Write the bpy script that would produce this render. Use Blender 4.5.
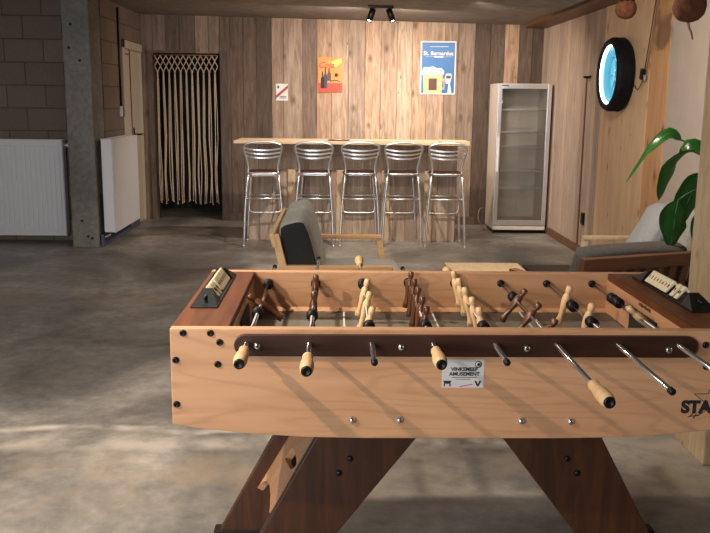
import bpy, bmesh, math, random
from mathutils import Vector, Matrix, Euler
R = math.radians
random.seed(7)
S = bpy.context.scene
for o in list(bpy.data.objects): bpy.data.objects.remove(o)
COL = S.collection

# ------------------------------------------------------------------ camera, world, lights, exposure
cam = bpy.data.cameras.new('camera'); cam.sensor_width = 36; cam.sensor_fit = 'HORIZONTAL'; cam.lens = 850/710*36
cam.clip_start = .05; cam.clip_end = 60
camo = bpy.data.objects.new('camera', cam); COL.objects.link(camo)
_p, _r, _y = R(10.926), R(.626), R(-1.421)
camo.matrix_world = (Matrix.Translation((0, 0, 1.485)) @ Matrix.Rotation(_y, 4, 'Z') @ Matrix.Rotation(R(90)-_p, 4, 'X')
                     @ Matrix.Rotation(_r, 4, 'Z'))
S.camera = camo
W = bpy.data.worlds.new('world'); S.world = W; W.use_nodes = True
W.node_tree.nodes['Background'].inputs[0].default_value = (.75, .85, 1, 1)
W.node_tree.nodes['Background'].inputs[1].default_value = .3
S.view_settings.view_transform = 'Standard'; S.view_settings.look = 'None'
S.view_settings.gamma = 1; S.view_settings.use_curve_mapping = False
S.view_settings.exposure = 0.0

def lamp(name, kind, loc, target, power, col, size=.05, angle=90, blend=.6, sy=None):
    l = bpy.data.lights.new(name, kind); l.energy = power; l.color = col
    if kind == 'SPOT': l.shadow_soft_size = size; l.spot_size = R(angle); l.spot_blend = blend
    elif kind == 'POINT': l.shadow_soft_size = size
    else:
        l.size = size
        if sy: l.shape = 'RECTANGLE'; l.size_y = sy
    o = bpy.data.objects.new(name, l); COL.objects.link(o); o.location = loc
    o.rotation_euler = (Vector(target)-Vector(loc)).to_track_quat('-Z', 'Y').to_euler()
    return o
WARM = (1, .86, .73)
lamp('table_spot', 'SPOT', (-1.65, 1.05, 2.28), (-.45, 2.3,   .45), 165, (1, .83, .66), .03, 88, 1.0)
lamp('floor_spot', 'SPOT', (-1.2, 2.6, 2.42), (-.6, 2.75, 0), 235, (1, .88, .74), .05, 98, .8)
lamp('fridge_fill', 'SPOT', (1.3, 8.1, 2.36), (2.1, 9.9, .8), 75, (1, .87, .72), .05, 110, .8)  # unseen spot added to brighten the fridge and the planks beside it
lamp('bar_front_spot', 'SPOT', (.15, 7.55, 2.36), (.2, 9.1, .3), 190, (1, .86, .72), .05, 120, .8)
lamp('wall_spot_a', 'SPOT', (.32, 8.84, 2.33), (-.75, 10.6, 1.15), 125, WARM, .03, 130, 1.0)
lamp('wall_spot_b', 'SPOT', (.56, 8.84, 2.33), (1.45, 10.5, 1.15), 125, WARM, .03, 130, 1.0)
lamp('lounge_spot', 'SPOT', (.95, 4.75, 2.41), (1.9, 5.9, .6), 240, (1, .85, .70), .06, 150, .9)
lamp('room_fill', 'AREA', (-1.2, 5.2, 2.42), (-1.2, 5.2, 0), 34, (1, .9, .78), 2.6, sy=4)
lamp('cool_fill', 'AREA', (-2.4, -1.7, 1.6), (-2.2, 9, .9), 165, (.86, .93, 1), 2.5, sy=1.6)  # unseen cool area light added to brighten the left wall and radiators

# ------------------------------------------------------------------ materials
def newmat(name):
    m = bpy.data.materials.new(name); m.use_nodes = True
    nt = m.node_tree; b = nt.nodes['Principled BSDF']
    return m, nt, b
def nd(nt, t, **kw):
    n = nt.nodes.new(t)
    for k, v in kw.items(): setattr(n, k, v)
    return n
def C4(c): return (c[0], c[1], c[2], 1)
def s2l(r, g, b):
    f = lambda v: (v/255/12.92) if v/255 <= .04045 else ((v/255+.055)/1.055)**2.4
    return (f(r), f(g), f(b))
def plain(name, col, rough=.5, metal=0, noise=.12, nscale=40, bump=0, spec=.5, coat=0):
    m, nt, b = newmat(name)
    tc = nd(nt, 'ShaderNodeTexCoord'); n = nd(nt, 'ShaderNodeTexNoise')
    n.inputs['Scale'].default_value = nscale; n.inputs['Detail'].default_value = 5
    nt.links.new(tc.outputs['Object'], n.inputs['Vector'])
    cr = nd(nt, 'ShaderNodeValToRGB')
    cr.color_ramp.elements[0].position = .25; cr.color_ramp.elements[1].position = .75
    cr.color_ramp.elements[0].color = C4([c*(1-noise) for c in col]); cr.color_ramp.elements[1].color = C4([min(1, c*(1+noise)) for c in col])
    nt.links.new(n.outputs['Fac'], cr.inputs['Fac']); nt.links.new(cr.outputs['Color'], b.inputs['Base Color'])
    b.inputs['Roughness'].default_value = rough; b.inputs['Metallic'].default_value = metal
    b.inputs['Specular IOR Level'].default_value = spec
    if coat: b.inputs['Coat Weight'].default_value = coat
    if bump:
        bp = nd(nt, 'ShaderNodeBump'); bp.inputs['Strength'].default_value = bump; bp.inputs['Distance'].default_value = .01
        nt.links.new(n.outputs['Fac'], bp.inputs['Height']); nt.links.new(bp.outputs['Normal'], b.inputs['Normal'])
    return m
def wood(name, dark, light, axis='Z', stretch=14, scale=3.0, rough=.5, tones=None, knots=0, coat=0, bump=.15, knotcol=(.05, .025, .012), kscale=2.2, spec=.4, lines=0):
    """grain along axis; tones = list of per board colours picked by the face attribute 'tone'"""
    m, nt, b = newmat(name); L = nt.links.new
    tc = nd(nt, 'ShaderNodeTexCoord'); at = nd(nt, 'ShaderNodeAttribute', attribute_name='tone')
    off = nd(nt, 'ShaderNodeVectorMath', operation='SCALE'); off.inputs[0].default_value = (37, 53, 71)
    L(at.outputs['Fac'], off.inputs['Scale'])
    add = nd(nt, 'ShaderNodeVectorMath', operation='ADD'); L(tc.outputs['Object'], add.inputs[0]); L(off.outputs[0], add.inputs[1])
    mp = nd(nt, 'ShaderNodeMapping'); sc = [stretch]*3; sc['XYZ'.index(axis)] = 1.0
    mp.inputs['Scale'].default_value = sc; L(add.outputs[0], mp.inputs['Vector'])
    n = nd(nt, 'ShaderNodeTexNoise'); n.inputs['Scale'].default_value = scale; n.inputs['Detail'].default_value = 7
    n.inputs['Roughness'].default_value = .6; n.inputs['Distortion'].default_value = .8; L(mp.outputs[0], n.inputs['Vector'])
    cr = nd(nt, 'ShaderNodeValToRGB'); cr.color_ramp.elements[0].position = .3; cr.color_ramp.elements[1].position = .72
    cr.color_ramp.elements[0].color = C4(dark); cr.color_ramp.elements[1].color = C4(light)
    L(n.outputs['Fac'], cr.inputs['Fac']); out = cr.outputs['Color']
    if lines:
        ml = nd(nt, 'ShaderNodeMapping'); l3 = [1.0]*3; l3['XYZ'.index(axis)] = .16; ml.inputs['Scale'].default_value = l3; L(add.outputs[0], ml.inputs['Vector'])
        wv = nd(nt, 'ShaderNodeTexNoise'); wv.inputs['Scale'].default_value = 7; wv.inputs['Detail'].default_value = 1.5; L(ml.outputs[0], wv.inputs['Vector'])
        k1 = nd(nt, 'ShaderNodeMath', operation='MULTIPLY'); L(wv.outputs['Fac'], k1.inputs[0]); k1.inputs[1].default_value = 16
        k2 = nd(nt, 'ShaderNodeMath', operation='PINGPONG'); L(k1.outputs[0], k2.inputs[0]); k2.inputs[1].default_value = .5
        k3 = nd(nt, 'ShaderNodeMapRange'); L(k2.outputs[0], k3.inputs[0]); k3.inputs[1].default_value = 0; k3.inputs[2].default_value = .22; k3.inputs[3].default_value = 1-lines; k3.inputs[4].default_value = 1
        mq = nd(nt, 'ShaderNodeMix', data_type='RGBA', blend_type='MULTIPLY'); mq.inputs[0].default_value = 1; L(out, mq.inputs[6]); L(k3.outputs[0], mq.inputs[7]); out = mq.outputs[2]
    if tones:
        tr = nd(nt, 'ShaderNodeValToRGB'); tr.color_ramp.interpolation = 'CONSTANT'
        els = tr.color_ramp.elements
        for i, t in enumerate(tones):
            e = els[i] if i < 2 else els.new(i/len(tones))
            e.position = i/len(tones)
        for i, t in enumerate(tones): els[i].color = C4(t)
        L(at.outputs['Fac'], tr.inputs['Fac'])
        mx = nd(nt, 'ShaderNodeMix', data_type='RGBA', blend_type='MULTIPLY'); mx.inputs[0].default_value = 1
        L(tr.outputs['Color'], mx.inputs[6]); L(out, mx.inputs[7]); out = mx.outputs[2]
    if knots:
        sp = nd(nt, 'ShaderNodeSeparateXYZ'); L(add.outputs[0], sp.inputs[0])
        sm = nd(nt, 'ShaderNodeMath', operation='ADD'); L(sp.outputs['X'], sm.inputs[0]); L(sp.outputs['Y'], sm.inputs[1])
        hz = nd(nt, 'ShaderNodeMath', operation='MULTIPLY'); L(sp.outputs['Z'], hz.inputs[0]); hz.inputs[1].default_value = .55
        cb = nd(nt, 'ShaderNodeCombineXYZ'); L(sm.outputs[0], cb.inputs[0]); L(hz.outputs[0], cb.inputs[1])
        v = nd(nt, 'ShaderNodeTexVoronoi', voronoi_dimensions='2D'); v.inputs['Scale'].default_value = kscale; L(cb.outputs[0], v.inputs['Vector'])
        sc2 = nd(nt, 'ShaderNodeSeparateColor'); L(v.outputs['Color'], sc2.inputs[0])
        rad = nd(nt, 'ShaderNodeMath', operation='MULTIPLY'); L(sc2.outputs[0], rad.inputs[0]); rad.inputs[1].default_value = .16
        mr = nd(nt, 'ShaderNodeMapRange'); mr.inputs[1].default_value = 0; L(rad.outputs[0], mr.inputs[2])
        mr.inputs[3].default_value = knots; mr.inputs[4].default_value = 0; L(v.outputs['Distance'], mr.inputs[0])
        mx = nd(nt, 'ShaderNodeMix', data_type='RGBA'); L(mr.outputs[0], mx.inputs[0]); L(out, mx.inputs[6])
        mx.inputs[7].default_value = C4(knotcol); out = mx.outputs[2]
    L(out, b.inputs['Base Color']); b.inputs['Roughness'].default_value = rough; b.inputs['Specular IOR Level'].default_value = spec
    if coat: b.inputs['Coat Weight'].default_value = coat; b.inputs['Coat Roughness'].default_value = .25
    if bump:
        bp = nd(nt, 'ShaderNodeBump'); bp.inputs['Strength'].default_value = bump; bp.inputs['Distance'].default_value = .005
        L(n.outputs['Fac'], bp.inputs['Height']); L(bp.outputs['Normal'], b.inputs['Normal'])
    return m
def emit(name, col, strength):
    m, nt, b = newmat(name)
    b.inputs['Base Color'].default_value = C4(col); b.inputs['Emission Color'].default_value = C4(col)
    b.inputs['Emission Strength'].default_value = strength
    return m
def glassmat(name, tint=(1, 1, 1), rough=.02):
    m, nt, b = newmat(name); L = nt.links.new
    g = nd(nt, 'ShaderNodeBsdfGlossy'); g.inputs['Roughness'].default_value = rough
    t = nd(nt, 'ShaderNodeBsdfTransparent'); t.inputs[0].default_value = C4(tint)
    fr = nd(nt, 'ShaderNodeFresnel'); fr.inputs[0].default_value = 1.6
    mx = nd(nt, 'ShaderNodeMixShader'); L(fr.outputs[0], mx.inputs[0]); L(t.outputs[0], mx.inputs[1]); L(g.outputs[0], mx.inputs[2])
    L(mx.outputs[0], nt.nodes['Material Output'].inputs[0])
    return m
def concrete(name, c1, c2, c3, rough=.5, scale=.9, band=False, spec=.5):
    m, nt, b = newmat(name); L = nt.links.new
    tc = nd(nt, 'ShaderNodeTexCoord')
    n1 = nd(nt, 'ShaderNodeTexNoise'); n1.inputs['Scale'].default_value = scale; n1.inputs['Detail'].default_value = 8
    n1.inputs['Roughness'].default_value = .62; n1.inputs['Distortion'].default_value = .7
    n2 = nd(nt, 'ShaderNodeTexNoise'); n2.inputs['Scale'].default_value = scale*14; n2.inputs['Detail'].default_value = 8; n2.inputs['Roughness'].default_value = .7
    L(tc.outputs['Object'], n1.inputs['Vector']); L(tc.outputs['Object'], n2.inputs['Vector'])
    cr = nd(nt, 'ShaderNodeValToRGB'); e = cr.color_ramp.elements
    e[0].position = .32; e[0].color = C4(c1); e[1].position = .7; e[1].color = C4(c3)
    x = e.new(.5); x.color = C4(c2); L(n1.outputs['Fac'], cr.inputs['Fac'])
    c2r = nd(nt, 'ShaderNodeValToRGB'); c2r.color_ramp.elements[0].position = .3; c2r.color_ramp.elements[1].position = .7
    c2r.color_ramp.elements[0].color = (.66, .66, .66, 1); c2r.color_ramp.elements[1].color = (1.16, 1.16, 1.16, 1); L(n2.outputs['Fac'], c2r.inputs['Fac'])
    mx = nd(nt, 'ShaderNodeMix', data_type='RGBA', blend_type='MULTIPLY'); mx.inputs[0].default_value = 1
    L(cr.outputs['Color'], mx.inputs[6]); L(c2r.outputs['Color'], mx.inputs[7]); out = mx.outputs[2]
    if band:   # the pale patched crack running across the floor
        sp = nd(nt, 'ShaderNodeSeparateXYZ'); L(tc.outputs['Object'], sp.inputs[0])
        wv = nd(nt, 'ShaderNodeTexNoise'); wv.inputs['Scale'].default_value = 2.2; L(tc.outputs['Object'], wv.inputs['Vector'])
        for (yc, wd, sc_, th, amt, cc) in ((3.71, .05, 3.2, .47, .85, (.66, .58, .48)), (3.55, .12, 5.0, .5, .7, (.55, .48, .40)), (3.2, .4, 3.0, .5, .4, (.42, .31, .20)), (6.4, .4, 2.2, .48, .45, (.30, .20, .12))):
            a = nd(nt, 'ShaderNodeMath', operation='MULTIPLY_ADD'); L(wv.outputs['Fac'], a.inputs[0]); a.inputs[1].default_value = .22; L(sp.outputs['Y'], a.inputs[2])
            d = nd(nt, 'ShaderNodeMath', operation='SUBTRACT'); L(a.outputs[0], d.inputs[0]); d.inputs[1].default_value = yc+.11
            ab = nd(nt, 'ShaderNodeMath', operation='ABSOLUTE'); L(d.outputs[0], ab.inputs[0])
            mr = nd(nt, 'ShaderNodeMapRange', interpolation_type='SMOOTHSTEP'); mr.inputs[1].default_value = 0; mr.inputs[2].default_value = wd; mr.inputs[3].default_value = amt; mr.inputs[4].default_value = 0
            L(ab.outputs[0], mr.inputs[0])
            nn = nd(nt, 'ShaderNodeTexNoise'); nn.inputs['Scale'].default_value = sc_; nn.inputs['Detail'].default_value = 6; L(tc.outputs['Object'], nn.inputs['Vector'])
            m2 = nd(nt, 'ShaderNodeMapRange'); m2.inputs[1].default_value = th-.08; m2.inputs[2].default_value = th+.1; L(nn.outputs['Fac'], m2.inputs[0])
            mu = nd(nt, 'ShaderNodeMath', operation='MULTIPLY'); L(mr.outputs[0], mu.inputs[0]); L(m2.outputs[0], mu.inputs[1])
            mm = nd(nt, 'ShaderNodeMix', data_type='RGBA'); L(mu.outputs[0], mm.inputs[0]); L(out, mm.inputs[6]); mm.inputs[7].default_value = C4(cc); out = mm.outputs[2]
    L(out, b.inputs['Base Color']); b.inputs['Roughness'].default_value = rough; b.inputs['Specular IOR Level'].default_value = spec
    rr = nd(nt, 'ShaderNodeMapRange'); rr.inputs[3].default_value = rough-.12; rr.inputs[4].default_value = rough+.15; L(n1.outputs['Fac'], rr.inputs[0]); L(rr.outputs[0], b.inputs['Roughness'])
    bp = nd(nt, 'ShaderNodeBump'); bp.inputs['Strength'].default_value = .08; bp.inputs['Distance'].default_value = .01
    L(n2.outputs['Fac'], bp.inputs['Height']); L(bp.outputs['Normal'], b.inputs['Normal'])
    return m
def blocks(name, face):     # masonry of large concrete blocks; face 'Y' = wall seen along Y, 'X' = along X
    m, nt, b = newmat(name); L = nt.links.new
    tc = nd(nt, 'ShaderNodeTexCoord'); sp = nd(nt, 'ShaderNodeSeparateXYZ'); L(tc.outputs['Object'], sp.inputs[0])
    cb = nd(nt, 'ShaderNodeCombineXYZ'); L(sp.outputs['X' if face == 'Y' else 'Y'], cb.inputs[0]); L(sp.outputs['Z'], cb.inputs[1])
    br = nd(nt, 'ShaderNodeTexBrick'); br.inputs['Scale'].default_value = 1; br.inputs['Brick Width'].default_value = .40; br.inputs['Row Height'].default_value = .232
    br.inputs['Mortar Size'].default_value = .007; br.inputs['Mortar Smooth'].default_value = .3; br.inputs['Bias'].default_value = 0
    br.inputs['Color1'].default_value = C4(s2l(128, 112, 98)); br.inputs['Color2'].default_value = C4(s2l(112, 98, 86)); br.inputs['Mortar'].default_value = C4(s2l(88, 77, 67))
    L(cb.outputs[0], br.inputs['Vector'])
    n = nd(nt, 'ShaderNodeTexNoise'); n.inputs['Scale'].default_value = 60; n.inputs['Detail'].default_value = 4; L(tc.outputs['Object'], n.inputs['Vector'])
    cr = nd(nt, 'ShaderNodeValToRGB'); cr.color_ramp.elements[0].color = (.75, .75, .75, 1); cr.color_ramp.elements[1].color = (1.15, 1.15, 1.15, 1); L(n.outputs['Fac'], cr.inputs['Fac'])
    mx = nd(nt, 'ShaderNodeMix', data_type='RGBA', blend_type='MULTIPLY'); mx.inputs[0].default_value = 1; L(br.outputs['Color'], mx.inputs[6]); L(cr.outputs['Color'], mx.inputs[7])
    L(mx.outputs[2], b.inputs['Base Color']); b.inputs['Roughness'].default_value = .85
    bp = nd(nt, 'ShaderNodeBump'); bp.inputs['Strength'].default_value = .5; bp.inputs['Distance'].default_value = .008; bp.invert = True
    L(br.outputs['Fac'], bp.inputs['Height']); L(bp.outputs['Normal'], b.inputs['Normal'])
    return m

TONES = [s2l(*c) for c in ((212, 186, 164), (186, 162, 142), (230, 206, 184), (122, 104, 92), (194, 172, 154), (222, 190, 164), (152, 132, 118), (106, 90, 80), (208, 176, 150), (170, 150, 134))]
M = {}
M['planks'] = wood('reclaimed_planks', (.46, .40, .35), (1.0, 1.0, 1.0), 'Z', 9, 3.2, .75, TONES, knots=.8, bump=.3, knotcol=(.10, .055, .03), kscale=3.6)
M['planks_grey'] = wood('weathered_planks', (.6, .57, .54), (1.0, 1.0, 1.0), 'Z', 12, 3.2, .75,
                        [s2l(*c) for c in ((200, 178, 160), (186, 164, 147), (208, 184, 163), (174, 152, 136), (194, 172, 154))], knots=.4, bump=.3, knotcol=(.12, .07, .04))
M['ply'] = wood('knotty_plywood', s2l(214, 176, 138), s2l(232, 198, 160), 'Z', 6, 2.0, .55, knots=.75, bump=.05, knotcol=s2l(120, 70, 35), kscale=4.6)
M['knotty'] = wood('orange_pine', s2l(196, 146, 102), s2l(218, 170, 124), 'Z', 8, 2.2, .55, knots=.9, bump=.05, knotcol=s2l(100, 55, 25), kscale=3.2)
M['osb'] = wood('pale_board', s2l(184, 158, 124), s2l(212, 188, 154), 'Z', 4, 7, .7, knots=.5, bump=.1, knotcol=s2l(110, 80, 50), kscale=9)
M['plaster'] = plain('plaster', s2l(190, 176, 164), .85, noise=.05, nscale=6)
M['floor'] = concrete('polished_concrete', s2l(86, 81, 76), s2l(130, 124, 117), s2l(180, 171, 160), .40, .9, band=True)
M['ceiling'] = concrete('ceiling_concrete', s2l(128, 120, 112), s2l(136, 128, 119), s2l(146, 137, 128), .8, .5)
M['column'] = concrete('column_concrete', s2l(112, 110, 104), s2l(128, 125, 118), s2l(142, 138, 130), .8, 1.6)
M['block_y'] = blocks('block_masonry_y', 'Y'); M['block_x'] = blocks('block_masonry_x', 'X')
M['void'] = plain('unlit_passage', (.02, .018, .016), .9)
M['door'] = plain('cream_door_paint', s2l(196, 184, 166), .5, noise=.03)
M['white'] = plain('white_enamel', s2l(220, 219, 221), .4, noise=.02)
M['offwhite'] = plain('offwhite_enamel', s2l(214, 204, 190), .45, noise=.03)
M['black'] = plain('black_plastic', (.006, .006, .006), .4, noise=.2, spec=.3)
M['rubber'] = plain('black_rubber', (.006, .006, .008), .7, noise=.2, spec=.25)
M['chrome'] = plain('chrome', (.85, .85, .86), .12, 1, noise=.02)
M['alu'] = plain('brushed_aluminium', (.86, .86, .87), .36, 1, noise=.04)
M['steel'] = plain('grey_steel', (.45, .44, .43), .4, 1, noise=.05)
M['maple'] = wood('maple_veneer', s2l(188, 138, 100), s2l(206, 158, 118), 'X', 9, 1.8, .45, bump=.02, lines=.13)
M['maple_y'] = wood('maple_veneer_y', s2l(188, 138, 100), s2l(206, 158, 118), 'Y', 9, 1.8, .45, bump=.02)
M['walnut'] = wood('walnut_stain', s2l(44, 24, 15), s2l(66, 37, 24), 'X', 12, 2.4, .4, bump=.04)
M['walnut_y'] = wood('walnut_stain_rail', s2l(84, 46, 24), s2l(118, 68, 36), 'Y', 12, 2.4, .45, bump=.04, spec=.2)
M['walnut_shaded'] = wood('walnut_leg_shaded', s2l(52, 29, 16), s2l(82, 47, 25), 'Z', 10, 2.4, .45, bump=.04)  # rail wood with the shade on the front legs put into its colour
M['beech'] = wood('turned_beech', s2l(200, 160, 112), s2l(226, 190, 144), 'Z', 6, 9, .45, bump=.02)
M['brown_man'] = wood('brown_stained_beech', s2l(70, 40, 22), s2l(104, 62, 36), 'Z', 6, 9, .32, bump=.02, coat=.25)
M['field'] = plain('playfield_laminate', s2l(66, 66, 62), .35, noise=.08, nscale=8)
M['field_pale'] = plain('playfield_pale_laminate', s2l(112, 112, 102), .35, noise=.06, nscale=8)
M['line'] = plain('white_line_paint', s2l(200, 200, 195), .5, noise=.03)
M['sticker'] = plain('silver_label_vinyl', s2l(200, 196, 192), .35, noise=.03)
M['ink'] = plain('black_ink', (.015, .013, .014), .6)
M['bead'] = plain('ivory_beads', s2l(222, 204, 168), .4, noise=.04)
M['pine'] = wood('clear_pine', s2l(200, 154, 104), s2l(222, 182, 134), 'X', 8, 3, .5, bump=.02)
M['counter'] = wood('pale_counter_wood', s2l(206, 174, 140), s2l(226, 198, 166), 'X', 8, 3, .5, bump=.02)
M['pine_y'] = wood('clear_pine_y', s2l(200, 154, 104), s2l(222, 182, 134), 'Y', 8, 3, .5, bump=.02)
M['brownwood'] = wood('mid_brown_wood', s2l(92, 62, 42), s2l(124, 86, 58), 'Y', 8, 3, .5, bump=.02)
M['fabric'] = plain('grey_fabric', s2l(152, 151, 144), .95, noise=.18, nscale=60, bump=.15)
M['fabric_dark'] = plain('charcoal_fabric', s2l(84, 80, 76), .95, noise=.2, nscale=60, bump=.15)
M['fabric_edge'] = plain('dark_cushion_end', s2l(34, 33, 32), .95, noise=.2, nscale=60, bump=.1)  # darker colour for the ends of the back cushions
M['fabric_pale'] = plain('pale_grey_fabric', s2l(176, 174, 170), .95, noise=.08, nscale=60, bump=.1)
M['fabric_cool'] = plain('cool_grey_fabric', s2l(150, 152, 156), .95, noise=.08, nscale=60, bump=.1)
M['seatwood'] = wood('dark_slat_seat', s2l(66, 40, 32), s2l(96, 60, 46), 'X', 10, 4, .5, bump=.05)
M['leaf'] = plain('green_leaf', s2l(52, 112, 46), .28, noise=.35, nscale=9)
M['stem'] = plain('green_stem', s2l(44, 66, 36), .5, noise=.2)
M['pot'] = plain('grey_pot', s2l(110, 106, 100), .7, noise=.1)
M['soil'] = plain('soil', s2l(50, 36, 26), .95, noise=.3)
M['coco'] = plain('coconut_husk', s2l(98, 56, 30), .9, noise=.45, nscale=30, bump=.6)
M['rope'] = plain('macrame_cotton', s2l(190, 170, 146), .95, noise=.2, nscale=60, bump=.2)
M['cord'] = plain('dark_cord', (.03, .025, .02), .7)
M['palecord'] = plain('tan_cord', s2l(150, 120, 90), .8)
M['glass'] = glassmat('fridge_glass', (.98, .99, .99))
M['led'] = emit('led_strip', (.66, .94, 1), 18)
M['bulb'] = emit('lit_bulb', (1, .88, .7), 25)
M['rimteal'] = plain('teal_rim_paint', s2l(60, 130, 150), .4, noise=.05)
M['rimpale'] = plain('pale_disc', s2l(190, 208, 212), .5, noise=.1, nscale=14)
M['p_orange'] = plain('poster_orange', s2l(222, 146, 62), .4, noise=.1, nscale=16)
M['p_red'] = plain('poster_red', s2l(206, 66, 36), .4, noise=.12, nscale=16)
M['p_yellow'] = plain('poster_yellow', s2l(248, 206, 92), .4, noise=.06)
M['p_blue'] = plain('poster_blue', s2l(16, 112, 186), .35, noise=.05, nscale=6)
M['p_white'] = plain('poster_white', s2l(232, 230, 226), .4, noise=.02)
M['p_cream'] = plain('poster_cream', s2l(226, 202, 146), .4, noise=.06)
M['p_brown'] = plain('poster_brown', s2l(92, 50, 34), .4, noise=.1)
M['p_tan'] = plain('poster_tan', s2l(214, 168, 122), .4, noise=.05)
M['p_pinkred'] = plain('poster_dull_red', s2l(180, 70, 70), .4, noise=.05)
M['darkwine'] = plain('bottle_purple', s2l(52, 30, 48), .3, noise=.1)
M['blueskirt'] = plain('blue_grey_paint', s2l(76, 84, 110), .6, noise=.08)

# ------------------------------------------------------------------ mesh builder
class MB:
    def __init__(s): s.bm = bmesh.new(); s.tones = []
    def _add(s, t, Mx=None, mi=0, smooth=False, tone=0.0):
        if Mx is not None: bmesh.ops.transform(t, matrix=Mx, verts=t.verts)
        bmesh.ops.recalc_face_normals(t, faces=t.faces)
        for f in t.faces: f.material_index = mi; f.smooth = smooth
        n = len(t.faces); me = bpy.data.meshes.new('tmp'); t.to_mesh(me); t.free()
        s.bm.from_mesh(me); bpy.data.meshes.remove(me); s.tones += [tone]*n
        return s
    def box(s, c, d, rot=None, bevel=0, mi=0, tone=0.0):
        t = bmesh.new(); bmesh.ops.create_cube(t, size=1)
        bmesh.ops.scale(t, vec=d, verts=t.verts)
        if bevel: bmesh.ops.bevel(t, geom=list(t.edges), offset=bevel, segments=2, affect='EDGES', profile=.6)
        Mx = Matrix.Translation(c) @ (Euler(rot).to_matrix().to_4x4() if rot else Matrix.Identity(4))
        return s._add(t, Mx, mi, False, tone)
    def span(s, a, b, bevel=0, mi=0, tone=0.0):
        c = [(p+q)/2 for p, q in zip(a, b)]; d = [abs(q-p) for p, q in zip(a, b)]
        return s.box(c, d, None, bevel, mi, tone)
    def tube(s, pts, r, n=8, mi=0, closed=False, squash=None):
        pts = [Vector(p) for p in pts]; k = len(pts)
        rs = r if isinstance(r, (list, tuple)) else [r]*k
        t = bmesh.new(); rings = []; up = None
        for i, p in enumerate(pts):
            if closed: d = pts[(i+1) % k]-pts[i-1]
            else: d = pts[min(i+1, k-1)]-pts[max(i-1, 0)]
            d.normalize()
            if up is None: up = d.orthogonal().normalized()
            else:
                up = up-d*up.dot(d)
                up = up.normalized() if up.length > 1e-6 else d.orthogonal().normalized()
            sd = d.cross(up)
            rings.append([t.verts.new(p+(up*math.cos(2*math.pi*j/n)+sd*math.sin(2*math.pi*j/n))*rs[i]) for j in range(n)])
        for i in range(k if closed else k-1):
            a, b = rings[i], rings[(i+1) % k]
            for j in range(n): t.faces.new((a[j], a[(j+1) % n], b[(j+1) % n], b[j]))
        if not closed: t.faces.new(rings[0]); t.faces.new(rings[-1])
        return s._add(t, None, mi, True)
    def lathe(s, prof, Mx=None, n=16, mi=0, sx=1, sy=1, smooth=True):
        t = bmesh.new(); rings = []
        for (r, z) in prof:
            if r < 1e-6: rings.append([t.verts.new((0, 0, z))])
            else: rings.append([t.verts.new((r*sx*math.cos(2*math.pi*j/n), r*sy*math.sin(2*math.pi*j/n), z)) for j in range(n)])
        for a, b in zip(rings, rings[1:]):
            for j in range(n):
                if len(a) == 1 and len(b) == 1: continue
                if len(a) == 1: t.faces.new((a[0], b[j], b[(j+1) % n]))
                elif len(b) == 1: t.faces.new((a[j], a[(j+1) % n], b[0]))
                else: t.faces.new((a[j], a[(j+1) % n], b[(j+1) % n], b[j]))
        if prof[0] == prof[-1]: bmesh.ops.remove_doubles(t, verts=t.verts, dist=1e-6)
        else:
            for q in (rings[0], rings[-1]):
                if len(q) > 2: t.faces.new(q)
        return s._add(t, Mx, mi, smooth)
    def prism(s, poly, depth, Mx=None, mi=0, holes=(), bevel=0, tone=0.0):
        """poly in local XY, extruded along +Z"""
        t = bmesh.new()
        if holes:
            es = []
            for loop in [poly]+list(holes):
                vs = [t.verts.new((x, y, 0)) for x, y in loop]
                es += [t.edges.new((vs[i], vs[(i+1) % len(vs)])) for i in range(len(vs))]
            bmesh.ops.triangle_fill(t, use_beauty=True, use_dissolve=False, edges=es)
        else: t.faces.new([t.verts.new((x, y, 0)) for x, y in poly])
        r = bmesh.ops.extrude_face_region(t, geom=list(t.faces))
        bmesh.ops.translate(t, vec=(0, 0, depth), verts=[v for v in r['geom'] if isinstance(v, bmesh.types.BMVert)])
        bmesh.ops.recalc_face_normals(t, faces=t.faces)
        if bevel:
            bmesh.ops.bevel(t, geom=[e for e in t.edges if len(e.link_faces) == 2 and e.calc_face_angle(0) > .5], offset=bevel, segments=2, affect='EDGES', profile=.6)
        return s._add(t, Mx, mi, False, tone)
    def pillow(s, c, d, rot=None, mi=0, soft=.4, seg=8, lump=0, seed=1):
        t = bmesh.new(); bmesh.ops.create_cube(t, size=2)
        bmesh.ops.subdivide_edges(t, edges=list(t.edges), cuts=seg, use_grid_fill=True)
        rnd = random.Random(seed); ph = [rnd.uniform(0, 6) for _ in range(4)]
        for v in t.verts:
            x, y, z = v.co
            e = max(abs(x), abs(y)); k = 1-soft*e**5
            q = 1-.05*(abs(x)*abs(y))**3
            z2 = z*k*(1+lump*math.sin(3*x+ph[0])*math.sin(2.3*y+ph[1]))
            sq = 1-.06*abs(z)**4
            v.co = (x*q*sq*d[0]/2, y*q*sq*d[1]/2, z2*d[2]/2)
        Mx = Matrix.Translation(c) @ (Euler(rot).to_matrix().to_4x4() if rot else Matrix.Identity(4))
        return s._add(t, Mx, mi, True)
    def ball(s, c, r, mi=0, sc=(1, 1, 1), seg=14):
        t = bmesh.new(); bmesh.ops.create_uvsphere(t, u_segments=seg, v_segments=max(6, seg//2+2), radius=r)
        bmesh.ops.scale(t, vec=sc, verts=t.verts)
        return s._add(t, Matrix.Translation(c), mi, True)
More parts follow.
